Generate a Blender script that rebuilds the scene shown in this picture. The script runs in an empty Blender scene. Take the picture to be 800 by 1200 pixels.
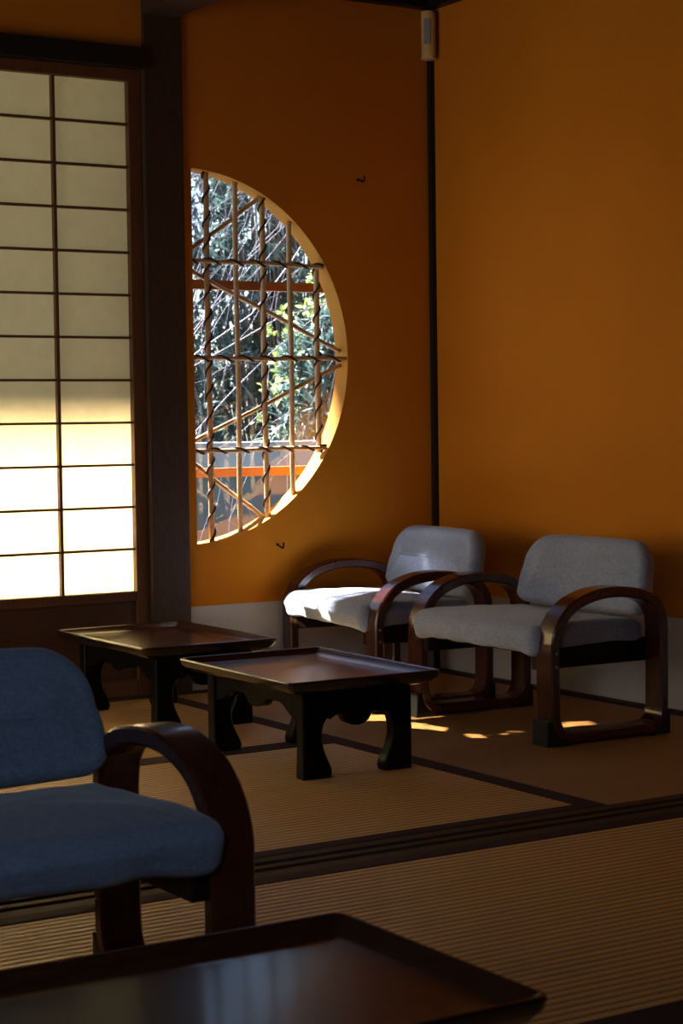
import bpy, bmesh, math, random
from mathutils import Vector, Matrix, noise
random.seed(7)
SC = bpy.context.scene
COL = SC.collection
PI = math.pi

# ------------------------------------------------------------------ materials
def nodes_of(name):
    m = bpy.data.materials.new(name); m.use_nodes = True
    nt = m.node_tree; nt.nodes.clear()
    out = nt.nodes.new('ShaderNodeOutputMaterial')
    return m, nt, out

def ramp(nt, fac, stops):
    r = nt.nodes.new('ShaderNodeValToRGB')
    el = r.color_ramp.elements
    el[0].position, el[0].color = stops[0][0], (*stops[0][1], 1)
    el[1].position, el[1].color = stops[-1][0], (*stops[-1][1], 1)
    for p, c in stops[1:-1]:
        e = el.new(p); e.color = (*c, 1)
    nt.links.new(fac, r.inputs['Fac'])
    return r.outputs['Color']

def coords(nt, scale=(1, 1, 1), kind='Object', rot=(0, 0, 0)):
    tc = nt.nodes.new('ShaderNodeTexCoord'); mp = nt.nodes.new('ShaderNodeMapping')
    mp.inputs['Scale'].default_value = scale
    mp.inputs['Rotation'].default_value = rot
    nt.links.new(tc.outputs[kind], mp.inputs['Vector'])
    return mp.outputs['Vector']

def noise_tex(nt, vec, scale, detail=4, rough=.55, dist=0):
    n = nt.nodes.new('ShaderNodeTexNoise')
    n.inputs['Scale'].default_value = scale; n.inputs['Detail'].default_value = detail
    n.inputs['Roughness'].default_value = rough; n.inputs['Distortion'].default_value = dist
    nt.links.new(vec, n.inputs['Vector'])
    return n.outputs['Fac']

def bump(nt, h, strength, dist=.002):
    b = nt.nodes.new('ShaderNodeBump')
    b.inputs['Strength'].default_value = strength; b.inputs['Distance'].default_value = dist
    nt.links.new(h, b.inputs['Height'])
    return b.outputs['Normal']

def principled(nt, out, color=None, rough=.5, spec=.5, normal=None, coat=0, **kw):
    p = nt.nodes.new('ShaderNodeBsdfPrincipled')
    if color is not None:
        if isinstance(color, tuple): p.inputs['Base Color'].default_value = (*color, 1)
        else: nt.links.new(color, p.inputs['Base Color'])
    if isinstance(rough, (int, float)): p.inputs['Roughness'].default_value = rough
    else: nt.links.new(rough, p.inputs['Roughness'])
    p.inputs['Specular IOR Level'].default_value = spec
    p.inputs['Coat Weight'].default_value = coat
    p.inputs['Coat Roughness'].default_value = .08
    if normal is not None: nt.links.new(normal, p.inputs['Normal'])
    for k, v in kw.items(): p.inputs[k].default_value = v
    nt.links.new(p.outputs['BSDF'], out.inputs['Surface'])
    return p

def mat_wood(name, c0, c1, rough=.4, scale=(3, 3, 3), coat=0, spec=.4, grain=40, b=.15):
    m, nt, out = nodes_of(name)
    v = coords(nt, scale)
    n = noise_tex(nt, v, grain, 5, .6, .4)
    c = ramp(nt, n, [(.3, c0), (.7, c1)])
    principled(nt, out, c, rough, spec, bump(nt, n, b, .0008), coat)
    return m

def mat_plaster(name, c0, c1, rough=.9):
    m, nt, out = nodes_of(name)
    v = coords(nt)
    big = noise_tex(nt, v, 1.6, 3, .5)
    fine = noise_tex(nt, v, 240, 3, .6)
    c = ramp(nt, big, [(.3, c0), (.7, c1)])
    principled(nt, out, c, rough, .15, bump(nt, fine, .35, .0015))
    return m

def mat_plain(name, c, rough=.5, spec=.5, coat=0, **kw):
    m, nt, out = nodes_of(name)
    v = coords(nt); n = noise_tex(nt, v, 30, 3)
    col = ramp(nt, n, [(.3, tuple(x * .9 for x in c)), (.7, tuple(min(1, x * 1.1) for x in c))])
    principled(nt, out, col, rough, spec, None, coat, **kw)
    return m

def mat_tatami(name, along_x, c0, c1, contrast=.75):
    # woven rush: fine ribs every 15 mm, slight colour variation from rib to rib
    m, nt, out = nodes_of(name)
    v = coords(nt)
    w = nt.nodes.new('ShaderNodeTexWave'); w.wave_type = 'BANDS'
    w.bands_direction = 'Y' if along_x else 'X'
    w.inputs['Scale'].default_value = 2 * PI / 20 / (.021 if contrast > .5 else .016)
    w.inputs['Distortion'].default_value = .25; w.inputs['Detail'].default_value = 1
    nt.links.new(v, w.inputs['Vector'])
    sv = coords(nt, (1, 14, 1) if along_x else (14, 1, 1))
    n = noise_tex(nt, sv, 5, 5, .6)
    n2 = noise_tex(nt, coords(nt, (90, 8, 8) if along_x else (8, 90, 8)), 10, 2)
    mx = nt.nodes.new('ShaderNodeMix'); mx.data_type = 'FLOAT'; mx.inputs[0].default_value = .35
    nt.links.new(n, mx.inputs[2]); nt.links.new(n2, mx.inputs[3])
    base = ramp(nt, mx.outputs[0], [(.3, c0), (.7, c1)])
    mc = nt.nodes.new('ShaderNodeMix'); mc.data_type = 'RGBA'; mc.blend_type = 'MULTIPLY'
    mc.inputs[0].default_value = contrast
    nt.links.new(base, mc.inputs[6])
    nt.links.new(ramp(nt, w.outputs['Fac'], [(.05, (.22, .16, .12)), (.5, (1, 1, 1))]), mc.inputs[7])
    principled(nt, out, mc.outputs[2], .5, .3, bump(nt, w.outputs['Fac'], .5, .003))
    return m

def mat_fabric(name, c0, c1):
    m, nt, out = nodes_of(name)
    v = coords(nt)
    a = noise_tex(nt, coords(nt, (1, 9, 1)), 110, 3, .7)
    b = noise_tex(nt, coords(nt, (9, 1, 1)), 110, 3, .7)
    c3 = noise_tex(nt, coords(nt, (1, 1, 9)), 110, 3, .7)
    s = nt.nodes.new('ShaderNodeMath'); s.operation = 'ADD'
    nt.links.new(a, s.inputs[0]); nt.links.new(b, s.inputs[1])
    s2 = nt.nodes.new('ShaderNodeMath'); s2.operation = 'ADD'
    nt.links.new(s.outputs[0], s2.inputs[0]); nt.links.new(c3, s2.inputs[1])
    s3 = nt.nodes.new('ShaderNodeMath'); s3.operation = 'MULTIPLY'; s3.inputs[1].default_value = .3333
    nt.links.new(s2.outputs[0], s3.inputs[0])
    c = ramp(nt, s3.outputs[0], [(.40, c0), (.6, c1)])
    big = noise_tex(nt, v, 6, 3)
    mc = nt.nodes.new('ShaderNodeMix'); mc.data_type = 'RGBA'; mc.blend_type = 'MULTIPLY'; mc.inputs[0].default_value = .5
    nt.links.new(c, mc.inputs[6]); nt.links.new(ramp(nt, big, [(.3, (.75, .75, .75)), (.7, (1, 1, 1))]), mc.inputs[7])
    p = principled(nt, out, mc.outputs[2], .95, .1, bump(nt, s3.outputs[0], .5, .0012))
    p.inputs['Sheen Weight'].default_value = .25
    return m

def mat_paper(name):
    m, nt, out = nodes_of(name)
    v = coords(nt); n = noise_tex(nt, v, 25, 5, .6)
    c = ramp(nt, n, [(.3, (.78, .675, .45)), (.7, (.84, .73, .50))])
    d = nt.nodes.new('ShaderNodeBsdfDiffuse'); t = nt.nodes.new('ShaderNodeBsdfTranslucent')
    nt.links.new(c, d.inputs['Color']); nt.links.new(c, t.inputs['Color'])
    mx = nt.nodes.new('ShaderNodeMixShader'); mx.inputs[0].default_value = .5
    nt.links.new(d.outputs[0], mx.inputs[1]); nt.links.new(t.outputs[0], mx.inputs[2])
    nt.links.new(mx.outputs[0], out.inputs['Surface'])
    return m

def mat_glass(name):
    m, nt, out = nodes_of(name)
    t = nt.nodes.new('ShaderNodeBsdfTransparent'); t.inputs['Color'].default_value = (.93, .96, .97, 1)
    g = nt.nodes.new('ShaderNodeBsdfGlossy'); g.inputs['Roughness'].default_value = .0
    g.inputs['Color'].default_value = (1, 1, 1, 1)
    f = nt.nodes.new('ShaderNodeLayerWeight'); f.inputs['Blend'].default_value = .5
    pw = nt.nodes.new('ShaderNodeMath'); pw.operation = 'POWER'; pw.inputs[1].default_value = 5
    nt.links.new(f.outputs['Facing'], pw.inputs[0])
    fm = nt.nodes.new('ShaderNodeMath'); fm.operation = 'MULTIPLY_ADD'; fm.inputs[1].default_value = .9; fm.inputs[2].default_value = .038
    nt.links.new(pw.outputs[0], fm.inputs[0])
    mx = nt.nodes.new('ShaderNodeMixShader')
    nt.links.new(fm.outputs[0], mx.inputs[0])
    nt.links.new(t.outputs[0], mx.inputs[1]); nt.links.new(g.outputs[0], mx.inputs[2])
    nt.links.new(mx.outputs[0], out.inputs['Surface'])
    return m

def mat_leaf(name, stops, scale=6, trans=.22, rough=.6):
    m, nt, out = nodes_of(name)
    v = coords(nt); n = noise_tex(nt, v, scale, 3, .7)
    c = ramp(nt, n, stops)
    p = nt.nodes.new('ShaderNodeBsdfPrincipled'); p.inputs['Roughness'].default_value = rough
    p.inputs['Specular IOR Level'].default_value = .25
    nt.links.new(c, p.inputs['Base Color'])
    t = nt.nodes.new('ShaderNodeBsdfTranslucent'); nt.links.new(c, t.inputs['Color'])
    mx = nt.nodes.new('ShaderNodeMixShader'); mx.inputs[0].default_value = trans
    nt.links.new(p.outputs[0], mx.inputs[1]); nt.links.new(t.outputs[0], mx.inputs[2])
    nt.links.new(mx.outputs[0], out.inputs['Surface'])
    return m

M = dict(
    plaster=mat_plaster('ochre_plaster', (.54, .176, .008), (.61, .21, .012)),
    reveal=mat_plaster('pale_ochre_edge', (.46, .205, .032), (.52, .25, .048)),
    band=mat_plaster('paper_wainscot', (.46, .44, .42), (.56, .54, .51)),
    dark=mat_wood('dark_timber', (.034, .017, .009), (.066, .036, .019), .6, (4, 4, .6)),
    black=mat_wood('black_timber', (.006, .006, .006), (.014, .012, .011), .5, (4, 4, .6)),
    door=mat_wood('door_timber', (.085, .032, .012), (.15, .06, .022), .5, (6, 6, .5)),
    panel=mat_wood('door_board', (.05, .02, .009), (.09, .038, .016), .5, (.7, 6, 8)),
    sill=mat_wood('sill_timber', (.06, .030, .014), (.10, .052, .026), .65, (.5, 8, 8), 0, .12),
    ceil=mat_wood('ceiling_board', (.03, .018, .01), (.05, .03, .018), .7, (6, .6, 6)),
    sash=mat_wood('sash_timber', (.26, .085, .025), (.38, .14, .045), .5, (.6, 6, 6)),
    bent=mat_wood('bent_wood', (.042, .0095, .005), (.060, .0145, .0075), .24, (6, 6, 2), .35, .5, 14, .02),
    rail=mat_wood('rail_wood', (.008, .004, .0035), (.014, .007, .005), .5, (4, 4, 4), 0, .15),
    lacq=mat_wood('red_brown_lacquer', (.024, .0065, .004), (.048, .014, .008), .26, (9, .8, 3), .22, .4, 16, .05),
    ebony=mat_wood('black_lacquer', (.002, .002, .002), (.004, .0038, .0038), .3, (4, 4, 4), 0, .16, 20, .04),
    rim=mat_wood('black_lacquer_rim', (.006, .005, .0045), (.012, .009, .008), .2, (4, 4, 4), .5, .5, 20, .03),
    grey=mat_fabric('grey_woven_fabric', (.20, .235, .31), (.39, .435, .535)),
    blue=mat_fabric('cool_lit_grey_fabric', (.10, .135, .215), (.19, .24, .335)),  # same cloth as the grey; cool daylight is put into its colour
    paper=mat_paper('shoji_paper'), glass=mat_glass('window_glass'),
    heri=mat_plain('border_cloth', (.06, .032, .030), .85, .1),
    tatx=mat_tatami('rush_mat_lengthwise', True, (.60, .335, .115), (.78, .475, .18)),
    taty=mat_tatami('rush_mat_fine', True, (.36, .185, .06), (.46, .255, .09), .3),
    bamboo=mat_wood('bamboo_cane', (.40, .235, .105), (.64, .43, .22), .42, (8, 8, 2)),
    vine=mat_plain('dark_vine', (.06, .03, .017), .7, .2),
    iron=mat_plain('dark_iron', (.02, .016, .014), .5, .5, Metallic=.8),
    steel=mat_plain('screw_steel', (.4, .38, .36), .3, .5, Metallic=1.0),
    cream=mat_plain('cream_plastic', (.70, .47, .19), .45, .4),
    lens=mat_plain('grey_lens', (.30, .30, .30), .35, .4),
    rubber=mat_plain('black_foot', (.009, .011, .011), .4, .4),
    gravel=mat_plaster('grey_gravel', (.045, .06, .065), (.085, .105, .11)),
    stone=mat_plaster('pale_garden_wall', (.12, .14, .15), (.20, .22, .24)),
    bark=mat_wood('pale_bark', (.10, .092, .125), (.18, .165, .215), .8, (5, 5, 5)),
    stem=mat_wood('shrub_stem', (.05, .04, .03), (.10, .08, .06), .8, (5, 5, 5)),
    leafd=mat_leaf('dark_lance_leaf', [(.25, (.018, .042, .044)), (.5, (.038, .078, .07)), (.75, (.085, .135, .10))]),  # dark, mid and blue leaves: garden haze is put into their colour
    leafm=mat_leaf('mid_green_leaf', [(.25, (.024, .05, .054)), (.5, (.05, .095, .088)), (.75, (.10, .15, .125))]),
    leafy=mat_leaf('yellow_green_leaf', [(.25, (.10, .15, .04)), (.5, (.27, .34, .10)), (.75, (.46, .5, .22))]),
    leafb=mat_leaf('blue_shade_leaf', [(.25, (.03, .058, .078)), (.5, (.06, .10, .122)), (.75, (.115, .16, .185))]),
)

# ------------------------------------------------------------------ mesh helpers
def obj(name, bm, mat, parent=None, smooth=False, mats=None):
    me = bpy.data.meshes.new(name)
    bmesh.ops.recalc_face_normals(bm, faces=bm.faces)
    bm.to_mesh(me); bm.free()
    for m in (mats or [mat]): me.materials.append(m)
    if smooth:
        for p in me.polygons: p.use_smooth = True
    o = bpy.data.objects.new(name, me); COL.objects.link(o)
    if parent: o.parent = parent
    if smooth == 'auto':
        md = o.modifiers.new('auto', 'EDGE_SPLIT'); md.split_angle = math.radians(38)
    return o

def thing(name, label, cat, loc=(0, 0, 0), rz=0, group=None):
    o = bpy.data.objects.new(name, None); COL.objects.link(o)
    o.empty_display_size = .1
    o.location = loc; o.rotation_euler = (0, 0, rz)
    o['label'] = label; o['category'] = cat
    if group: o['group'] = group
    return o

def tag(o, label, cat, group=None):
    o['label'] = label; o['category'] = cat
    if group: o['group'] = group
    return o

def struct(name, bm, mat, parent=None, **kw):
    o = obj(name, bm, mat, parent, **kw)
    if not parent: o['kind'] = 'structure'
    return o

def box(bm, x0, x1, y0, y1, z0, z1, bev=0):
    vs = [bm.verts.new((x, y, z)) for x in (x0, x1) for y in (y0, y1) for z in (z0, z1)]
    idx = [(0, 1, 3, 2), (4, 6, 7, 5), (0, 4, 5, 1), (2, 3, 7, 6), (0, 2, 6, 4), (1, 5, 7, 3)]
    fs = [bm.faces.new([vs[i] for i in f]) for f in idx]
    if bev:
        es = list({e for f in fs for e in f.edges})
        bmesh.ops.bevel(bm, geom=es, offset=bev, segments=2, affect='EDGES', profile=.6)
    return bm

def BOX(*a): return box(bmesh.new(), *a)

def tube(bm, pts, rad, n=8, cap=True):
    pts = [Vector(p) for p in pts]; rings = []
    up = None
    for i, p in enumerate(pts):
        d = (pts[min(i + 1, len(pts) - 1)] - pts[max(i - 1, 0)]).normalized()
        if up is None: up = d.orthogonal().normalized()
        a = (up - d * up.dot(d))
        a = a.normalized() if a.length > 1e-6 else d.orthogonal().normalized()
        up = a; b = d.cross(a)
        r = rad[i] if isinstance(rad, (list, tuple)) else rad
        rings.append([bm.verts.new(p + a * (r * math.cos(2 * PI * k / n)) + b * (r * math.sin(2 * PI * k / n))) for k in range(n)])
    for r0, r1 in zip(rings, rings[1:]):
        for k in range(n):
            bm.faces.new((r0[k], r0[(k + 1) % n], r1[(k + 1) % n], r1[k]))
    if cap:
        bm.faces.new(rings[0][::-1]); bm.faces.new(rings[-1])
    return bm

def prism(bm, poly, axis, a0, a1, bev=0):
    """poly of 2-D points extruded along axis ('x': poly=(y,z), 'y': poly=(x,z), 'z': poly=(x,y))"""
    def P(p, a):
        return {'x': (a, p[0], p[1]), 'y': (p[0], a, p[1]), 'z': (p[0], p[1], a)}[axis]
    v0 = [bm.verts.new(P(p, a0)) for p in poly]; v1 = [bm.verts.new(P(p, a1)) for p in poly]
    n = len(poly); fs = [bm.faces.new(v0), bm.faces.new(v1[::-1])]
    for i in range(n): fs.append(bm.faces.new((v0[i], v0[(i + 1) % n], v1[(i + 1) % n], v1[i])))
    if bev:
        es = [e for f in fs[:2] for e in f.edges]
        bmesh.ops.bevel(bm, geom=es, offset=bev, segments=2, affect='EDGES')
    return bm

def rrect(hx, hy, r, n=6, r2=None):
    lim = lambda q: max(.0005, min(q, hx - .0005, hy - .0005))
    r = lim(r); r2 = r if r2 is None else lim(r2); out = []
    for sx, sy, a0, r in ((1, 1, 0, r), (-1, 1, 90, r), (-1, -1, 180, r2), (1, -1, 270, r2)):
        cx, cy = sx * (hx - r), sy * (hy - r)
        for k in range(n + 1):
            a = math.radians(a0 + 90 * k / n)
            out.append((cx + r * math.cos(a), cy + r * math.sin(a)))
    return out

def densify(pts, step):
    out = []
    for i, p in enumerate(pts):
        q = pts[(i + 1) % len(pts)]
        L = math.hypot(q[0] - p[0], q[1] - p[1]); k = max(1, int(round(L / step)))
        for j in range(k): out.append((p[0] + (q[0] - p[0]) * j / k, p[1] + (q[1] - p[1]) * j / k))
    return out

def ring_stack(bm, rings):
    """rings: lists of 3-D points with the same count; first and last are capped by a fan"""
    R = [[bm.verts.new(p) for p in r] for r in rings]
    n = len(R[0])
    for a, b in zip(R, R[1:]):
        for k in range(n): bm.faces.new((a[k], a[(k + 1) % n], b[(k + 1) % n], b[k]))
    for r, flip in ((R[0], True), (R[-1], False)):
        c = bm.verts.new(sum((v.co for v in r), Vector()) / n)
        for k in range(n):
            f = (r[k], r[(k + 1) % n], c)
            bm.faces.new(f[::-1] if flip else f)
    return bm

def cushion(hx, hy, r, thick, er, crown, step=.02, r2=None):
    r2 = r if r2 is None else r2
    def outline(inset):
        pts = rrect(hx - inset, hy - inset, max(.004, r - inset), 8, max(.004, r2 - inset))
        return pts
    rings = []
    ins = [.9, .7, .45, .25, .1]
    m = min(hx, hy)
    for f in ins: rings.append((er + f * (m - er) * .97, 0))
    for k in range(0, 7):
        a = PI / 2 * k / 6
        rings.append((er * (1 - math.sin(a)), er * (1 - math.cos(a))))
    for k in range(0, 7):
        a = PI / 2 * k / 6
        rings.append((er * (1 - math.cos(a)), thick - er + er * math.sin(a)))
    for f in reversed(ins):
        rings.append((er + f * (m - er) * .97, thick + crown * math.sin(PI / 2 * f) ** 2 * 1.0))
    # subdivide outlines identically
    N = None; out = []
    ref = rrect(hx, hy, r, 8, r2)
    ks = []
    for i, p in enumerate(ref):
        q = ref[(i + 1) % len(ref)]
        ks.append(max(1, int(round(math.hypot(q[0] - p[0], q[1] - p[1]) / step))))
    for ins_, z in rings:
        o = outline(ins_); pts = []
        for i, p in enumerate(o):
            q = o[(i + 1) % len(o)]
            for j in range(ks[i]):
                t = j / ks[i]
                pts.append((p[0] + (q[0] - p[0]) * t, p[1] + (q[1] - p[1]) * t, z))
        out.append(pts)
    return ring_stack(bmesh.new(), out)

def dup(root, loc, rz, label, group=None):
    r = root.copy(); COL.objects.link(r); r.location = loc; r.rotation_euler = (0, 0, rz); r['label'] = label
    if group: r['group'] = group
    for ch in list(root.children):
        c = ch.copy(); COL.objects.link(c); c.parent = r
        for g in list(ch.children):
            d = g.copy(); COL.objects.link(d); d.parent = c
    return r

# ------------------------------------------------------------------ room shell
XL, YF, ZC = -4.0, -6.2, 2.10
WT = .07                                              # thickness of the window wall
struct('floor', BOX(XL - .1, .1, YF - .1, .0, -.16, -.06), M['sill'])
struct('ceiling', BOX(XL - .1, .1, YF - .1, .1, ZC, ZC + .08), M['ceil'])
struct('wall_right', BOX(0, .1, YF - .1, .1, -.16, ZC), M['plaster'])
struct('wall_left', BOX(XL - .1, XL, YF - .1, .1, -.16, ZC), M['plaster'])
struct('wall_front', BOX(XL - .1, .1, YF - .1, YF, -.16, ZC), M['plaster'])

# back wall: from the post to the corner, with the half-moon opening
CX, CZ, RR, XW = -.861, .971, .5415, -.842
PX0, PX1 = -.993, -.871
def halfmoon(r, n=72):
    a0 = math.acos((XW - CX) / r)
    return [(CX + r * math.cos(a0 - 2 * a0 * k / n), CZ + r * math.sin(a0 - 2 * a0 * k / n)) for k in range(n + 1)]
def wall_with_moon():
    bm = bmesh.new(); hm = halfmoon(RR); x0, x1, z0, z1 = PX1 - .05, 0.0, -.16, ZC
    cor = [(x0, z1), (x1, z1), (x1, z0), (x0, z0)]
    n = len(hm) - 1
    fan = [(x0 + (x1 - x0) * 0 , z1)]
    # outer points matched to the arc: walk along top, right, bottom
    per = []
    for k in range(n + 1):
        t = k / n * 3
        if t <= 1: p = (XW + (x1 - XW) * t, z1)
        elif t <= 2: p = (x1, z1 + (z0 - z1) * (t - 1))
        else: p = (x1 + (XW - x1) * (t - 2), z0)
        per.append(p)
    lay = []
    for y in (0, WT):
        A = [bm.verts.new((x, y, z)) for x, z in hm]; B = [bm.verts.new((x, y, z)) for x, z in per]
        L = [bm.verts.new((x0, y, z1)), bm.verts.new((x0, y, z0))]
        for k in range(n): bm.faces.new((A[k], A[k + 1], B[k + 1], B[k]))
        bm.faces.new((B[0], A[0], A[-1], B[-1], L[1], L[0]))
        lay.append((A, B, L))
    A0, A1 = lay[0][0], lay[1][0]
    for k in range(n): bm.faces.new((A0[k], A1[k], A1[k + 1], A0[k + 1])).material_index = 1
    bm.faces.new((A0[0], A0[-1], A1[-1], A1[0]))
    B0, B1 = lay[0][1] , lay[1][1]
    for k in range(n): bm.faces.new((B0[k], B0[k + 1], B1[k + 1], B1[k]))
    return bm
struct('wall_back', wall_with_moon(), None, mats=[M['plaster'], M['reveal']])
struct('wall_outside', BOX(PX1, .3, WT, WT + .004, -.16, .40), M['reveal'])
struct('wall_back', BOX(XL - .1, PX0, 0, WT, 1.83, ZC), M['plaster'])          # strip over the sliding doors
struct('wall_back', BOX(XL - .1, -2.86, 0, WT, -.16, 1.83), M['plaster'])

# timber
bm = BOX(PX0, PX1, -.012, .11, -.16, ZC, .004); struct('trim_1', bm, M['dark'])               # post
struct('trim_2', BOX(-2.86, PX0, -.028, .085, 1.778, 1.836, .002), M['black'])                 # head rail over the doors
struct('trim_3', BOX(-.995, -.882, YF, -.012, 1.932, ZC, .004), M['dark'])                     # beam running from the post
struct('trim_4', BOX(-.0175, -.0, -.0175, 0, 0, 2.045, .002), M['black'])                        # corner strip
struct('trim_5', BOX(PX1, 0, -.035, 0, 2.043, ZC), M['black'])                                 # ceiling moulding
struct('trim_6', BOX(-.035, 0, YF, -.035, 2.043, ZC), M['black'])
struct('trim_7', BOX(-.016, 0, -1.94, -.0175, -.06, .007, .002), M['dark'])                     # floor edge strips
struct('trim_8', BOX(PX1, -.0175, -.016, 0, -.06, .007, .002), M['dark'])
# paper band along the foot of the walls
struct('baseboard_back', BOX(PX1, -.0175, -.003, 0, .007, .25), M['band'])
struct('baseboard_right', BOX(-.003, 0, -5.9, -.0175, .007, .25), M['band'])
# grooved sill between the two rooms
def sill():
    prof = [(-1.942, 0)]
    for g in (-1.985, -2.028):
        prof += [(g + .0105, 0), (g + .0105, -.006), (g - .0105, -.006), (g - .0105, 0)]
    prof += [(-2.076, 0), (-2.076, -.06), (-1.942, -.06)]
    return prism(bmesh.new(), prof, 'x', XL, 0)
struct('trim_9', sill(), M['sill'])
struct('trim_10', BOX(-2.86, PX0, -.02, .085, -.06, .006, .002), M['sill'])                    # door track

# ------------------------------------------------------------------ tatami mats
def mat_piece(name, x0, x1, y0, y1, along_x, borders, label):
    t = thing(name, label, 'tatami mat', ((x0 + x1) / 2, (y0 + y1) / 2, -.06), 0, 'tatami mats covering the floor')
    cx, cy = (x0 + x1) / 2, (y0 + y1) / 2
    g = .001
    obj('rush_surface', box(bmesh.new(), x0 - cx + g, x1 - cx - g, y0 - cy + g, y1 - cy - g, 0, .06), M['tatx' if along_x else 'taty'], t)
    for b in borders:
        bx = list(b)
        obj('cloth_border', box(bmesh.new(), bx[0] - cx, bx[1] - cx, bx[2] - cy, bx[3] - cy, .055, .0612), M['heri'], t)
    return t
XB, YA, YS, YS2 = -.968, -.943, -1.942, -2.076
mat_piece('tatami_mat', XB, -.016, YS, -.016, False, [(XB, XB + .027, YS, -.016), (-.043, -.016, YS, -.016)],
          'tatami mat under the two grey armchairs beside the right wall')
mat_piece('tatami_mat', XB - 1.93, XB, YA, -.02, True, [(XB - 1.93, XB, YA, YA + .04), (XB - .026, XB, YA + .04, -.02)],
          'tatami mat next to the paper door, under the farther low table')
mat_piece('tatami_mat', XB - 1.93, XB, YS, YA, True, [(XB - 1.93, XB, YA - .04, YA), (XB - 1.93, XB, YS, YS + .04), (XB - .026, XB, YS + .04, YA - .04)],
          'tatami mat between the grooved sill and the door-side mat')
mat_piece('tatami_mat', -1.93 + XB, -.004, YS2 - .965, YS2, True, [(-1.93 + XB, -.004, YS2 - .042, YS2), (-1.93 + XB, -.004, YS2 - .965, YS2 - .925)],
          'tatami mat on the near side of the grooved sill, under the blue armchair')
mat_piece('tatami_mat', -1.93 + XB, -.004, YS2 - 1.93, YS2 - .965, True, [(-1.93 + XB, -.004, YS2 - 1.005, YS2 - .965), (-1.93 + XB, -.004, YS2 - 1.93, YS2 - 1.89)],
          'tatami mat in the bottom foreground under the nearest tray table')

# ------------------------------------------------------------------ sliding paper doors
def shoji(name, x0, x1, y, zb=.006, zt=1.778):
    root = bpy.data.objects.new(name, None); COL.objects.link(root); root['kind'] = 'structure'
    root.location = ((x0 + x1) / 2, y, zb)
    c = (x0 + x1) / 2; hw = (x1 - x0) / 2; d = .014
    pz0, pz1 = .305 - zb, 1.745 - zb; H = zt - zb
    for s in (-1, 1):
        a, b = sorted((s * hw, s * (hw - .039)))
        obj('stile', box(bmesh.new(), a, b, -d, d, 0, H, .002), M['door'], root)
    obj('top_rail', box(bmesh.new(), -hw + .039, hw - .039, -d, d, pz1, H, .002), M['door'], root)
    obj('middle_rail', box(bmesh.new(), -hw + .039, hw - .039, -d, d, pz0 - .028, pz0, .002), M['door'], root)
    obj('bottom_rail', box(bmesh.new(), -hw + .039, hw - .039, -d, d, 0, .045, .002), M['door'], root)
    obj('lower_board', box(bmesh.new(), -hw + .039, hw - .039, -.004, .006, .045, pz0 - .028), M['panel'], root)
    fw = hw - .039
    obj('paper', box(bmesh.new(), -fw, fw, .0085, .0092, pz0, pz1), M['paper'], root)
    n = round(2 * fw / .225)
    for k in range(1, n):
        x = -fw + 2 * fw * k / n
        obj('lattice_bar', box(bmesh.new(), x - .0045, x + .0045, -.008, .0084, pz0, pz1), M['door'], root)
    for k in range(1, 12):
        z = pz0 + (pz1 - pz0) * k / 12
        obj('lattice_bar', box(bmesh.new(), -fw, fw, -.0068, .0084, z - .0034, z + .0034), M['door'], root)
    return root
shoji('door_1', -1.033 - .039 - .9, -.994, .022)
shoji('door_2', -2.855, -1.887, .056)

# ------------------------------------------------------------------ half-moon window
win = bpy.data.objects.new('window_1', None); COL.objects.link(win); win['kind'] = 'structure'
win.location = (CX, 0, CZ)
def W(p): return (p[0] - CX, p[1], p[2] - CZ)
YB = .026; DX = .6 * YB
def cane(p, q, r, y, vine=False, nodes=4, bow=0):
    bm = bmesh.new(); n = 40; P0, P1 = Vector((p[0] + DX, y, p[1])), Vector((q[0] + DX, y, q[1]))
    L = (P1 - P0).length; ph = random.random()
    pts, rad = [], []
    sp = L / nodes
    side = (P1 - P0).normalized().cross(Vector((0, 1, 0)))
    for k in range(n + 1):
        t = k / n
        d = abs(((t * L + ph * sp) % sp) - sp / 2)
        pts.append(W(P0.lerp(P1, t) + side * (bow * math.sin(PI * t) + .0012 * math.sin(9 * t + 6 * ph))))
        rad.append(r * (1 + .28 * math.exp(-(d / .005) ** 2)))
    tube(bm, pts, rad, 8)
    o = obj('bamboo_cane', bm, M['bamboo'], win, smooth=True)
    if vine:
        bm = bmesh.new(); turns = max(2, int(L / .068)); m = turns * 12
        ax = (P1 - P0).normalized(); a = Vector((0, 1, 0)); b = ax.cross(a)
        vp = []
        for k in range(m + 1):
            t = k / m; th = 2 * PI * turns * t + ph * 6
            vp.append(W(P0.lerp(P1, t) + (a * math.cos(th) + b * math.sin(th)) * (r * 1.18)))
        tube(bm, vp, .0035, 5)
        v = obj('vine_binding', bm, M['vine'], o, smooth=True)
    return o
def chord(x):                                           # z range of the opening at x
    h = math.sqrt(RR * RR - (x - CX) ** 2); return CZ - h, CZ + h
for i, x in enumerate((-.795, -.699, -.609, -.517, -.425)):
    z0, z1 = chord(x + DX)
    if i == 4: z0, z1 = .688, 1.252
    cane((x, z0), (x - .003, z1), 0.0086 if i % 2 == 0 else .0078, YB, i % 2 == 0)
for z, dz in ((.699, .004), (.968, .002), (1.25, -.004)):
    x1 = CX + math.sqrt(RR * RR - (z - CZ) ** 2) - DX
    cane((XW - DX, z), (x1, z + dz), .0062, YB - .0145, True)
for p, q in (((-.843 - DX, 1.272), (-.606, 1.446)), ((-.841 - DX, 1.228), (-.337, .994)), ((-.843 - DX, .721), (-.337, .951)), ((-.841 - DX, .672), (-.611, .496))):
    cane(p, q, .0064, YB + .0145, False, 3)
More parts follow.
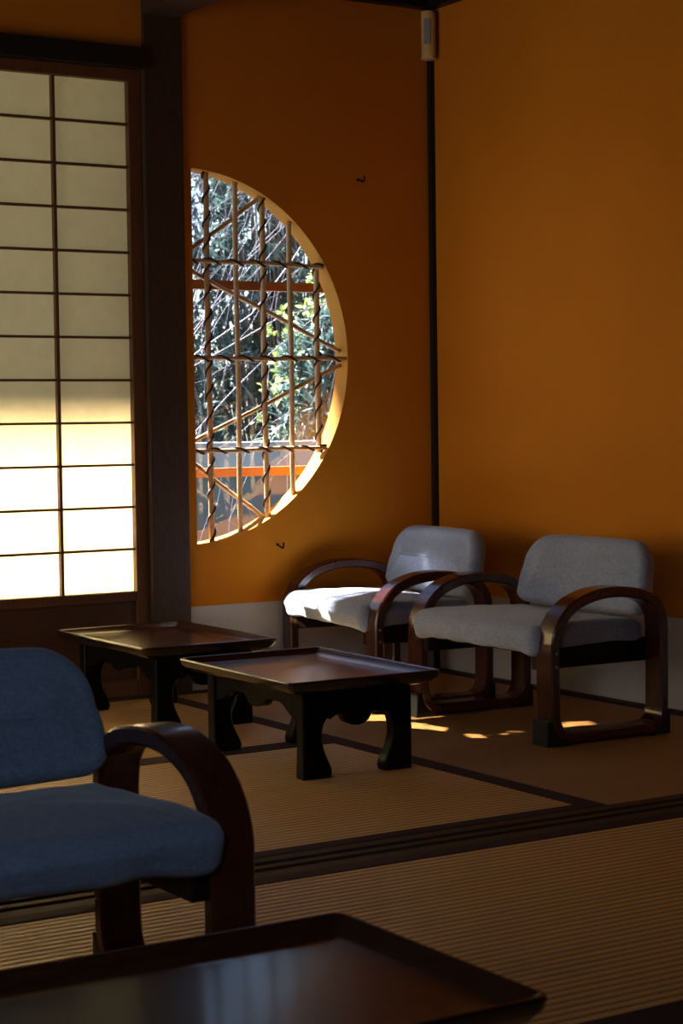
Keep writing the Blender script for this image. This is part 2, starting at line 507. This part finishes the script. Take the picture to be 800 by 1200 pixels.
# glazed sash standing behind the opening
gs = bpy.data.objects.new('window_2', None); COL.objects.link(gs); gs['kind'] = 'structure'; gs.location = (-.55, .15, .4)
def G(x0, x1, y0, y1, z0, z1): return box(bmesh.new(), x0 + .55, x1 + .55, y0 - .15, y1 - .15, z0 - .4, z1 - .4)
for z in (1.192, .632): obj('sash_rail', G(-.95, .25, .137, .163, z - .0135, z + .0135), M['sash'], gs)
for z in (1.68, .27): obj('sash_rail', G(-.95, .25, .135, .165, z - .025, z + .025), M['sash'], gs)
for x in (-.97, .26): obj('sash_stile', G(x - .02, x + .02, .135, .165, .245, 1.705), M['sash'], gs)
bm = bmesh.new()
bm.faces.new([bm.verts.new((x + .55, 0, z - .4)) for x, z in ((-.95, .295), (.24, .295), (.24, 1.655), (-.95, 1.655))])
obj('glass_pane', bm, M['glass'], gs)

# ------------------------------------------------------------------ armchairs (front looks to -x)
FX = -.18                                               # front of the side frame
PROF = [(0, .24), (.004, .262), (.013, .285), (.028, .308), (.05, .330), (.075, .346), (.105, .358), (.14, .367), (.175, .371), (.21, .371),
        (.25, .367), (.285, .360), (.312, .349), (.334, .333), (.349, .312), (.357, .29), (.36, .262), (.361, .15), (.36, .068),
        (.355, .042), (.343, .021), (.325, .008), (.305, .004), (.06, .004), (.04, .008), (.022, .021), (.008, .042), (.002, .068), (0, .15)]
def offset_poly(p, d):
    n = len(p); out = []
    for i in range(n):
        a, b, c = Vector(p[i - 1]), Vector(p[i]), Vector(p[(i + 1) % n])
        t = ((b - a).normalized() + (c - b).normalized()).normalized()
        nn = Vector((t.y, -t.x))
        out.append(tuple(b + nn * d))
    return out
def catmull(p, k=4):
    n = len(p); out = []
    for i in range(n):
        P0, P1, P2, P3 = (Vector(p[(i + j - 1) % n]) for j in range(4))
        if (P2 - P1).length > .06: out.append(tuple(P1)); continue
        for j in range(k):
            t = j / k
            if (P1 - P0).length > .06: P0 = P1 * 2 - P2
            if (P3 - P2).length > .06: P3 = P2 * 2 - P1
            q = .5 * ((2 * P1) + (P2 - P0) * t + (2 * P0 - 5 * P1 + 4 * P2 - P3) * t * t + (3 * P1 - P0 - 3 * P2 + P3) * t ** 3)
            out.append(tuple(q))
    return out
LW = .064                                               # width of the bent board
HY = .315
def loop_bm(s):
    bm = bmesh.new()
    o = catmull([(u + FX, z) for u, z in PROF], 3)
    i = offset_poly(o, .026)
    y0, y1 = (HY - LW, HY) if s > 0 else (-HY, -HY + LW)
    n = len(o)
    def ring(p, y): return [bm.verts.new((x, y, z)) for x, z in p]
    b = .004
    oi, ii = offset_poly(o, b), offset_poly(o, .026 - b)
    seq = [ring(o, y0 + b), ring(o, y1 - b), ring(oi, y1), ring(ii, y1), ring(i, y1 - b), ring(i, y0 + b), ring(ii, y0), ring(oi, y0)]
    for a, c in zip(seq, seq[1:] + seq[:1]):
        for k in range(n): bm.faces.new((a[k], a[(k + 1) % n], c[(k + 1) % n], c[k]))
    return bm
def seat_bm(seed):
    hx, hy = .178, .270
    bm = cushion(hx, hy, .030, .070, .029, .010, .018)
    for v in bm.verts:
        x, y, z = v.co
        fx = (x + hx) / (2 * hx)                         # 0 at the front
        y2 = y * (1 - .06 * min(1, fx * 1.6))
        f = max(0, 1 - fx / .3)
        drop = .013 * f * f * (1 if z > .03 else 1.0) + (.012 * f * max(0, (abs(y) / hy - .72) / .28) if z < .035 else 0)
        # loose pleats along the front edge
        w = noise.noise(Vector((x * 14 + seed, y * 16, z * 10))) * .0035
        if z < .03 and f > 0: w += noise.noise(Vector((seed, y * 22, 3))) * .0035 * f
        v.co = (x - .018 * f * (.4 if z > .04 else 0) + w * .5, y2, z - drop - .002 * (1 - fx) - .015 * fx + w)
        v.co += Vector((.005 + FX + .165 - .01, 0, .226))
    return bm
def back_bm(seed):
    # built flat (x: width, y: height), bulged, then stood up and leaned back
    hw, hh = .256, .098
    bm = cushion(hw, hh, .072, .052, .0225, .016, .018, .022)
    for v in bm.verts:
        x, y, z = v.co
        t = (y + hh) / (2 * hh)                          # 0 at the bottom
        k = 1 - .055 * max(0, t - .35) / .65
        x2 = x * k
        if t < .45: x2 *= 1 + .02 * math.sin(PI * t / .45) - .03 * max(0, .12 - t) / .12
        y2 = y - (.012 * (abs(x) / hw) ** 2.5 if t > .5 else -.004 * (abs(x) / hw) ** 2)
        cur = .030 * (x / hw) ** 2                       # the ends curve forward
        w = noise.noise(Vector((x * 9 + seed, y * 12, z * 8))) * .003
        lean = math.radians(14)
        X = -(z - .025) - cur + w; Z = y2
        v.co = (X * math.cos(lean) + Z * math.sin(lean) + FX + .378, x2, Z * math.cos(lean) - X * math.sin(lean) + .373)
    return bm
def make_chair(label, fabric, loc, rz, seed, src=None):
    t = thing('low_armchair', label, 'chair', loc, rz, 'low bentwood armchairs')
    if src is None:
        for s in (-1, 1):
            lp = obj('bentwood_side_frame', loop_bm(s), M['bent'], t, smooth='auto')
            y0, y1 = (HY - LW - .001, HY + .002) if s > 0 else (-HY - .002, -HY + LW + .001)
            for x0, x1 in ((FX - .013, FX + .05), (FX + .315, FX + .365)):
                bm = bmesh.new()
                # foot block: hugs the curve of the frame, square outside
                if x0 < FX: poly = [(FX - .012, 0), (FX + .055, 0), (FX + .055, .006), (FX + .028, .018), (FX + .012, .04), (FX + .004, .06), (FX - .010, .06)]
                else: poly = [(FX + .305, 0), (FX + .366, 0), (FX + .365, .058), (FX + .357, .058), (FX + .350, .038), (FX + .335, .018), (FX + .305, .006)]
                prism(bm, poly, 'y', y0 + .004, y1 - .0, .0015)
                obj('foot_block', bm, M['rubber'], lp)
            for z in (.19, .222):
                bm = bmesh.new(); ys = s * (HY + .001)
                bmesh.ops.create_cone(bm, cap_ends=True, segments=12, radius1=.0042, radius2=.0036, depth=.003,
                                      matrix=Matrix.Translation((FX + .013, ys, z)) @ Matrix.Rotation(PI / 2, 4, 'X'))
                obj('screw', bm, M['steel'], lp)
            yi = s * (HY - LW); yo = s * (HY - LW - .026)
            obj('side_rail', box(bmesh.new(), FX + .006, FX + .352, min(yi, yo), max(yi, yo), .176, .233, .003), M['rail'], t)
        obj('cross_rail', box(bmesh.new(), FX + .30, FX + .325, -.2245, .2245, .18, .2055, .002), M['rail'], t)
        obj('seat_board', box(bmesh.new(), FX + .04, FX + .345, -.2245, .2245, .206, .222, .002), M['rail'], t)
    else:
        for ch in src.children:
            if ch.name.startswith(('seat', 'backrest')): continue
            c = ch.copy(); COL.objects.link(c); c.parent = t
            for g in ch.children:
                d = g.copy(); COL.objects.link(d); d.parent = c
    obj('seat_cushion', seat_bm(seed), fabric, t, smooth=True)
    obj('backrest', back_bm(seed), fabric, t, smooth=True)
    return t
ch = make_chair('grey-blue low armchair with bentwood arms nearest the right wall, right one of the back pair', M['grey'], (-.424, -1.037, .001), math.radians(-1.2), 1.3)
make_chair('grey-blue low armchair in the room corner below the half-moon window, sunlight on its seat', M['grey'], (-.438, -.362, .001), math.radians(-7), 5.1, ch)
make_chair('blue low armchair in the left foreground, cut off by the frame edge', M['blue'], (-2.543, -2.612, .001), PI / 2, 9.7, ch)

# ------------------------------------------------------------------ low tray tables (long axis along y)
TH = .222
def tray_bm():
    hx, hy, r = .195, .276, .016
    prof = [(.15, -.036), (.06, -.036), (.040, -.034), (.014, -.026), (.003, -.014), (0, -.004), (.0015, -.0008), (.004, 0), (.0075, -.0006),
            (.011, -.004), (.020, -.012), (.028, -.0155), (.036, -.0165), (.06, -.0168), (.15, -.017)]
    rings = [[(x, y, TH + z) for x, y in rrect(hx - i, hy - i, max(.005, r - i * .45), 7)] for i, z in prof]
    bm = ring_stack(bmesh.new(), rings)
    for f in bm.faces:                                   # black underside and outer rim, red-brown tray
        z = f.calc_center_median().z - TH
        if z < -.0175 or (f.normal.z < .0 or max(abs(f.calc_center_median().x) - hx, abs(f.calc_center_median().y) - hy) > -.0025): f.material_index = 1
    return bm
LX, LY = .14, .232
def leg_bm(sx, sy):
    bm = bmesh.new()
    W_ = [(0, .070), (.010, .073), (.022, .071), (.038, .063), (.058, .054), (.08, .049), (.10, .049), (.118, .053), (.13, .062), (.137, .075), (.186, .075)]
    T_ = [(0, .034), (.010, .036), (.03, .034), (.08, .031), (.13, .032), (.186, .032)]
    def T(z):
        for (a, b), (c, d) in zip(T_, T_[1:]):
            if a <= z <= c: return b + (d - b) * (z - a) / (c - a)
    rings = []
    for z, w in W_:
        t = T(z); b = .003
        q = [(b, 0), (w - b, 0), (w, b), (w, t - b), (w - b, t), (b, t), (0, t - b), (0, b)]
        rings.append([(sx * (LX - u), sy * (LY - v), z) for u, v in q])
    return ring_stack(bm, rings)
def apron_end_bm(sy):
    bm = bmesh.new(); w = LX - .072
    up = [(-w, .187), (-w, .137)]
    for k in range(0, 25):
        x = -w + 2 * w * k / 24
        a = abs(x)
        z = .139 if a > .036 else .136 - .027 * math.sqrt(max(0, 1 - (a / .036) ** 2)) ** .8
        if w - a < .02: z -= .012 * (1 - (w - a) / .02) ** 2
        up.append((x, z))
    up += [(w, .137), (w, .187)]
    y0, y1 = sorted((sy * (LY - .004), sy * (LY - .028)))
    return prism(bm, up, 'y', y0, y1, .0015)
def apron_side_bm(sx):
    bm = bmesh.new(); h = LY - .032
    pts = [(-h, .187)]
    for k in range(0, 61):
        y = -h + 2 * h * k / 60; e = h - abs(y); a = abs(y)
        if e < .075: z = .124 + .034 * (e / .075) ** 1.6
        elif a < .048: z = .156 - .022 * math.sqrt(max(0, 1 - (a / .048) ** 2))
        else: z = .158
        pts.append((y, z))
    pts.append((h, .187))
    x0, x1 = sorted((sx * (LX - .006), sx * (LX - .028)))
    return prism(bm, pts, 'x', x0, x1, .0015)
GT = 'low lacquered tray tables'
tb = thing('low_tray_table', 'low dark tray table before the grey armchairs, nearer of the centre pair', 'table', (-1.159, -1.133, .001), math.radians(-1.5), GT)
top_o = obj('tray_top', tray_bm(), None, tb, smooth='auto', mats=[M['lacq'], M['rim']])
for sx, sy in ((-1, -1), (1, -1), (-1, 1), (1, 1)): obj('leg', leg_bm(sx, sy), M['ebony'], tb, smooth='auto')
for s in (-1, 1):
    obj('apron', apron_end_bm(s), M['ebony'], tb); obj('apron', apron_side_bm(s), M['ebony'], tb)
dup(tb, (-1.135, -.357, .001), 0, 'low dark tray table close to the post and paper door, farther of the centre pair')
dup(tb, (-2.552, -3.266, .001), PI / 2, 'low dark tray table in the bottom foreground before the blue armchair')

# ------------------------------------------------------------------ small fittings
sn = thing('motion_sensor', 'cream tubular motion sensor with grey window high in the room corner', 'sensor', (-.030, -.030, 1.89), -PI / 4)
def sensor():
    # rounded front, flat rear; faces -y locally
    pts = [(-.021, .018), (.021, .018)] + [(.021 * math.cos(a), -.006 - .016 * math.sin(a)) for a in [PI * k / 14 for k in range(15)]]
    return prism(bmesh.new(), pts, 'z', 0, .142, .003)
obj('sensor_body', sensor(), M['cream'], sn, smooth='auto')
obj('detector_window', box(bmesh.new(), -.0105, .0105, -.0235, -.016, .04, .118, .002), M['lens'], sn)
obj('end_cap', prism(bmesh.new(), [(x * 1.04, y * 1.04) for x, y in rrect(.021, .019, .014, 5)], 'z', -.004, .004, .001), M['cream'], sn)
def hook(x, z, label):
    t = thing('wall_hook', label, 'hook', (x, 0, z), 0, 'small iron hooks on the window wall')
    bm = bmesh.new()
    tube(bm, [(0, .004, .004), (0, -.012, .000), (0, -.030, -.005), (.0005, -.034, -.005), (.001, -.035, -.002), (.001, -.036, .012)], .0026, 7)
    obj('hook_wire', bm, M['iron'], t, smooth=True)
    bm = bmesh.new(); box(bm, -.004, .004, -.003, .002, .000, .008, .001)
    obj('back_plate', bm, M['iron'], t)
hook(-.275, 1.506, 'small dark iron hook high on the wall right of the half-moon window')
hook(-.575, .414, 'small dark iron hook low on the wall below the half-moon window')

# ------------------------------------------------------------------ garden
struct('ground', BOX(-8, 12, .3, 22, -.6, -.45), M['gravel'])
struct('eave', BOX(-6, 3, .07, 1.02, 2.08, 2.20), M['dark'])
gw = struct('garden_wall', BOX(-3, 7.5, 3.9, 4.1, -.46, .52), M['gravel'])
obj('coping', BOX(-3, 7.5, 3.86, 4.14, .52, .68), M['stone'], gw)

def leaf(bm, p, d, L, w, up, droop):
    d = d.normalized(); s = d.cross(up)
    s = s.normalized() if s.length > 1e-4 else d.orthogonal().normalized()
    nrm = s.cross(d)
    q = [p]
    a = [bm.verts.new(p)]
    m1 = p + d * L * .35 - nrm * droop * .1; m2 = p + d * L * .7 - nrm * droop * .45; e = p + d * L - nrm * droop
    v1, v2 = bm.verts.new(m1 + s * w), bm.verts.new(m1 - s * w)
    v3, v4 = bm.verts.new(m2 + s * w * .8), bm.verts.new(m2 - s * w * .8)
    ve = bm.verts.new(e)
    bm.faces.new((a[0], v1, v2)); bm.faces.new((v1, v3, v4, v2)); bm.faces.new((v3, ve, v4))

def rnd(s=1): return Vector((random.gauss(0, s), random.gauss(0, s), random.gauss(0, s)))
def shrub(name, label, loc, size, n_clumps, per, L, w, mat, group, droop=.3):
    t = thing(name, label, 'shrub', loc, 0, group)
    bm = bmesh.new(); bs = bmesh.new()
    for k in range(n_clumps):
        # clump centres through the volume, denser at the surface
        u = rnd().normalized() * (random.random() ** .3)
        zz = .03 + .97 * random.random() ** .85
        nar = math.sqrt(max(.08, 1 - zz ** 4))
        c = Vector((u.x * size[0] * nar, u.y * size[1] * nar, size[2] * zz))
        if k % 3 == 0:
            b0 = Vector((c.x * .3, c.y * .3, 0))
            tube(bs, [b0, b0.lerp(c, .5) + rnd(.03), c], [.009, .006, .003], 4)
        ax = (Vector((u.x * .5, u.y * .5 - .2, .7)) + rnd(.35)).normalized()
        for j in range(per):
            d = (ax * .45 + rnd(.75)).normalized()
            l = L * random.uniform(.6, 1.15)
            leaf(bm, c + d * .01 + rnd(.012), d, l, w * random.uniform(.7, 1.2), Vector((0, 0, 1)) + rnd(.3), l * droop * random.uniform(.2, 1.3))
    obj('foliage', bm, mat, t); obj('stems', bs, M['stem'], t)
    return t
GS = 'shrubs in the garden beyond the window'
shrub('lance_leaved_shrub', 'dark lance-leaved shrub above the pale garden wall, left half of the half-moon window', (1.45, 4.95, -.45), (.50, .45, 1.9), 560, 11, .15, .011, M['leafd'], GS, .35)
shrub('lance_leaved_shrub', 'dark lance-leaved shrub above the pale garden wall, right half of the half-moon window', (2.72, 4.95, -.45), (.50, .45, 1.85), 560, 11, .15, .011, M['leafm'], GS, .35)
shrub('bright_leaved_shrub', 'sunlit yellow-green shrub showing behind the right half of the half-moon window', (3.6, 6.4, -.45), (.62, .4, 2.3), 260, 12, .07, .017, M['leafy'], GS, .2)
shrub('evergreen_shrub', 'tall blue-green shrub in shade behind the bare twigs, left side of the half-moon window', (1.95, 7.9, -.4), (.9, .5, 4.3), 800, 12, .12, .016, M['leafb'], GS, .3)
shrub('evergreen_shrub', 'tall green shrub behind the bare twigs, right side of the half-moon window', (4.1, 7.9, -.4), (.95, .5, 4.3), 800, 12, .12, .016, M['leafm'], GS, .3)
shrub('evergreen_shrub', 'tall dark shrub filling the far background of the half-moon window', (3.3, 9.9, -.4), (2.6, .5, 4.9), 1500, 12, .17, .026, M['leafb'], GS, .3)

def bare_tree(label, loc, seed, lean):
    random.seed(seed)
    t = thing('bare_tree', label, 'tree', loc, 0, 'leafless trees in the garden beyond the window')
    bt = bmesh.new(); bw = bmesh.new()
    sq = lambda v: Vector((v.x, v.y * .13, v.z))
    def grow(p, d, L, r, depth):
        n = 5; pts = [p]; rad = [r]
        q = p.copy(); dd = d.copy()
        for k in range(n):
            dd = (dd + sq(rnd(.24)) + Vector((.04, 0, -.13 if depth > 1 else .02))).normalized()
            q = q + dd * L / n; q.y = max(-.36, min(.36, q.y)); pts.append(q.copy()); rad.append(r * (1 - .5 * (k + 1) / n))
        tube(bt if depth < 1 else bw, pts, rad, 6 if depth < 1 else 4)
        if depth >= 4: return
        for k in range((4, 4, 3, 2, 2)[depth] if depth else 8):
            i = random.randint(1 if depth else 2, n)
            nd = (dd * .6 + sq(rnd(.65))); nd = nd.normalized()
            grow(pts[i], nd, L * random.uniform(.5, .8), max(.0016, rad[i] * .5), depth + 1)
    grow(Vector((0, 0, 0)), Vector(lean).normalized(), 2.3, .012, 0)
    obj('trunk', bt, M['bark'], t); obj('twigs', bw, M['bark'], t)
bare_tree('leafless pale-twigged tree in front of the shrubs, upper left of the half-moon window', (.25, 2.45, -.45), 11, (.22, -.02, 1))
bare_tree('leafless pale-twigged tree in front of the shrubs, upper right of the half-moon window', (1.95, 3.4, -.45), 23, (-.22, 0, 1))

# ------------------------------------------------------------------ light
def look(o, target):
    o.rotation_euler = (Vector(target) - Vector(o.location)).to_track_quat('-Z', 'Y').to_euler()
def area(name, loc, target, sx, sy, power, color):
    l = bpy.data.lights.new(name, 'AREA'); l.shape = 'RECTANGLE'; l.size = sx; l.size_y = sy; l.energy = power; l.color = color
    o = bpy.data.objects.new(name, l); COL.objects.link(o); o.location = loc; look(o, target)
    return o
sun = bpy.data.lights.new('sun', 'SUN'); sun.energy = 84; sun.angle = math.radians(4); sun.color = (1, .98, .97)
so = bpy.data.objects.new('sun', sun); COL.objects.link(so); so.location = (-2, 5, 6)
so.rotation_euler = Vector((.22, -1, -1.32)).to_track_quat('-Z', 'Y').to_euler()
side = area('side_opening_light', (-3.9, -1.0, .85), (0, -.25, .9), 1.6, 1.3, 10.5, (1, .90, .78))
side.data.spread = math.radians(115)
fill = area('chair_fill_light', (-3.75, -4.3, 1.3), (-2.55, -2.6, .35), .9, .9, 2.0, (.66, .82, 1))  # added cool fill lamp, aimed at the near armchair
fill.data.spread = math.radians(75)

# added spot lamps: a gobo in each lays hand-placed patches in place of sun
def dappled_spot(loc, target, patches, power, color):
    l = bpy.data.lights.new('sun_patch_spot', 'SPOT'); l.energy = power; l.color = color
    l.spot_size = math.radians(60); l.spot_blend = 0; l.shadow_soft_size = .006
    o = bpy.data.objects.new('sun_patch_spot', l); COL.objects.link(o); o.location = loc; look(o, target)
    P = Vector(loc); w_ = (Vector(target) - P).normalized(); x_ = w_.cross(Vector((0, 0, 1))).normalized(); y_ = x_.cross(w_)
    l.use_nodes = True; nt = l.node_tree; em = nt.nodes['Emission']
    geo = nt.nodes.new('ShaderNodeNewGeometry')
    def vm(op, a, b=None):
        n = nt.nodes.new('ShaderNodeVectorMath'); n.operation = op
        for k, q in enumerate((a, b)):
            if q is None: continue
            if isinstance(q, (tuple, Vector)): n.inputs[k].default_value = tuple(q)
            else: nt.links.new(q, n.inputs[k])
        return n.outputs['Value' if op == 'DOT_PRODUCT' else 'Vector']
    def mt(op, a, b=None):
        n = nt.nodes.new('ShaderNodeMath'); n.operation = op
        for k, q in enumerate((a, b)):
            if q is None: continue
            if isinstance(q, (int, float)): n.inputs[k].default_value = q
            else: nt.links.new(q, n.inputs[k])
        return n.outputs[0]
    inc = geo.outputs['Incoming']
    d = vm('DOT_PRODUCT', inc, w_)
    a = mt('DIVIDE', vm('DOT_PRODUCT', inc, x_), d); b = mt('DIVIDE', vm('DOT_PRODUCT', inc, y_), d)
    cb = nt.nodes.new('ShaderNodeCombineXYZ'); cb.inputs[2].default_value = 1
    nt.links.new(a, cb.inputs[0]); nt.links.new(b, cb.inputs[1]); uv = cb.outputs[0]
    acc = None
    def ab(p):
        q = Vector(p) - P; k = q.dot(w_); return q.dot(x_) / k, q.dot(y_) / k
    for p0, p1, p2, gain in patches:                  # parallelogram: corner, next corner, opposite side corner
        A, B, C = ab(p0), ab(p1), ab(p2)
        e = (B[0] - A[0], B[1] - A[1]); g = (C[0] - A[0], C[1] - A[1]); det = e[0] * g[1] - e[1] * g[0]
        s0 = (g[1] / det, -g[0] / det); t0 = (-e[1] / det, e[0] / det)
        def coef(v): return (2 * v[0], 2 * v[1], -2 * (v[0] * A[0] + v[1] * A[1]) - 1)
        m_ = mt('MAXIMUM', mt('ABSOLUTE', vm('DOT_PRODUCT', uv, coef(s0))), mt('ABSOLUTE', vm('DOT_PRODUCT', uv, coef(t0))))
        k = mt('MULTIPLY', mt('LESS_THAN', m_, 1.0), gain)
        acc = k if acc is None else mt('ADD', acc, k)
    nt.links.new(acc, em.inputs['Strength'])
    return o
DAP = [
    ((-.688, -.655, 0), (-.635, -.69, 0), (-.74, -.74, 0), 1), ((-.66, -.825, 0), (-.648, -.872, 0), (-.715, -.90, 0), 1),
    ((-.652, -.885, 0), (-.640, -.955, 0), (-.69, -.93, 0), 1), ((-.660, -1.06, 0), (-.632, -1.085, 0), (-.68, -1.115, 0), .8),
    ((-.578, -1.103, 0), (-.568, -1.113, 0), (-.592, -1.125, 0), .5), ((-.539, -1.083, 0), (-.52, -1.114, 0), (-.554, -1.100, 0), .25),
    ((-.401, -1.076, 0), (-.35, -1.08, 0), (-.412, -1.126, 0), 1), ((-.345, -1.06, 0), (-.285, -1.085, 0), (-.372, -1.117, 0), 1),
    ((-.700, -.105, .285), (-.56, -.115, .285), (-.715, -.235, .285), 1.2), ((-.565, -.16, .285), (-.53, -.165, .285), (-.575, -.25, .285), .8),
    ((-.61, -.255, .285), (-.55, -.26, .285), (-.61, -.28, .285), 1.2),
    ((-.63, -.305, .285), (-.34, -.28, .285), (-.64, -.34, .285), .9), ((-.70, -.345, .285), (-.66, -.345, .285), (-.72, -.40, .285), 1.0),
    ((-.625, -.655, .29), (-.60, -.655, .335), (-.625, -.600, .29), .6),
    ((-.63, -.795, .0), (-.63, -.785, .075), (-.63, -.735, .0), .5),
    ((-1.225, -1.402, .222), (-1.195, -1.402, .222), (-1.225, -1.380, .222), 1)]
dappled_spot((-3.0, -.45, 2.0), (-.6, -.7, 0), [p for p in DAP if p[0][0] < -.45 or p[0][2] > .1], 3000, (1, .86, .66))
dappled_spot((-3.0, -.45, 1.25), (-.6, -.7, 0), [p for p in DAP if p[0][0] >= -.45 and p[0][2] <= .1], 2600, (1, .86, .66))

w = bpy.data.worlds.new('World'); SC.world = w; w.use_nodes = True
nt = w.node_tree; nt.nodes.clear()
wo = nt.nodes.new('ShaderNodeOutputWorld'); bg = nt.nodes.new('ShaderNodeBackground'); sky = nt.nodes.new('ShaderNodeTexSky')
sky.sky_type = 'NISHITA'; sky.sun_disc = False; sky.sun_elevation = math.radians(50); sky.sun_rotation = math.radians(190)
bg.inputs['Strength'].default_value = .37
nt.links.new(sky.outputs[0], bg.inputs[0]); nt.links.new(bg.outputs[0], wo.inputs[0])

# ------------------------------------------------------------------ camera
yaw, pitch, roll, f = .5584, -.047, -.0134, 2235.3
F = Vector((math.sin(yaw) * math.cos(pitch), math.cos(yaw) * math.cos(pitch), math.sin(pitch)))
R0 = Vector((math.cos(yaw), -math.sin(yaw), 0)); U0 = R0.cross(F)
Rv = R0 * math.cos(roll) + U0 * math.sin(roll); Uv = U0 * math.cos(roll) - R0 * math.sin(roll)
cam = bpy.data.cameras.new('camera'); co = bpy.data.objects.new('camera', cam); COL.objects.link(co)
m = Matrix((Rv, Uv, -F)).transposed().to_4x4(); m.translation = (-3.4078, -4.8964, .7778)
co.matrix_world = m
cam.sensor_fit = 'HORIZONTAL'; cam.sensor_width = 36; cam.lens = 36 * f / 800
cam.clip_start = .05
cam.dof.use_dof = True; cam.dof.focus_distance = 4.7; cam.dof.aperture_fstop = 18
SC.camera = co
SC.view_settings.view_transform = 'Standard'
SC.view_settings.look = 'None'
SC.view_settings.exposure = 0
SC.cycles.max_bounces = 10; SC.cycles.transparent_max_bounces = 16
SC.cycles.use_denoising = True
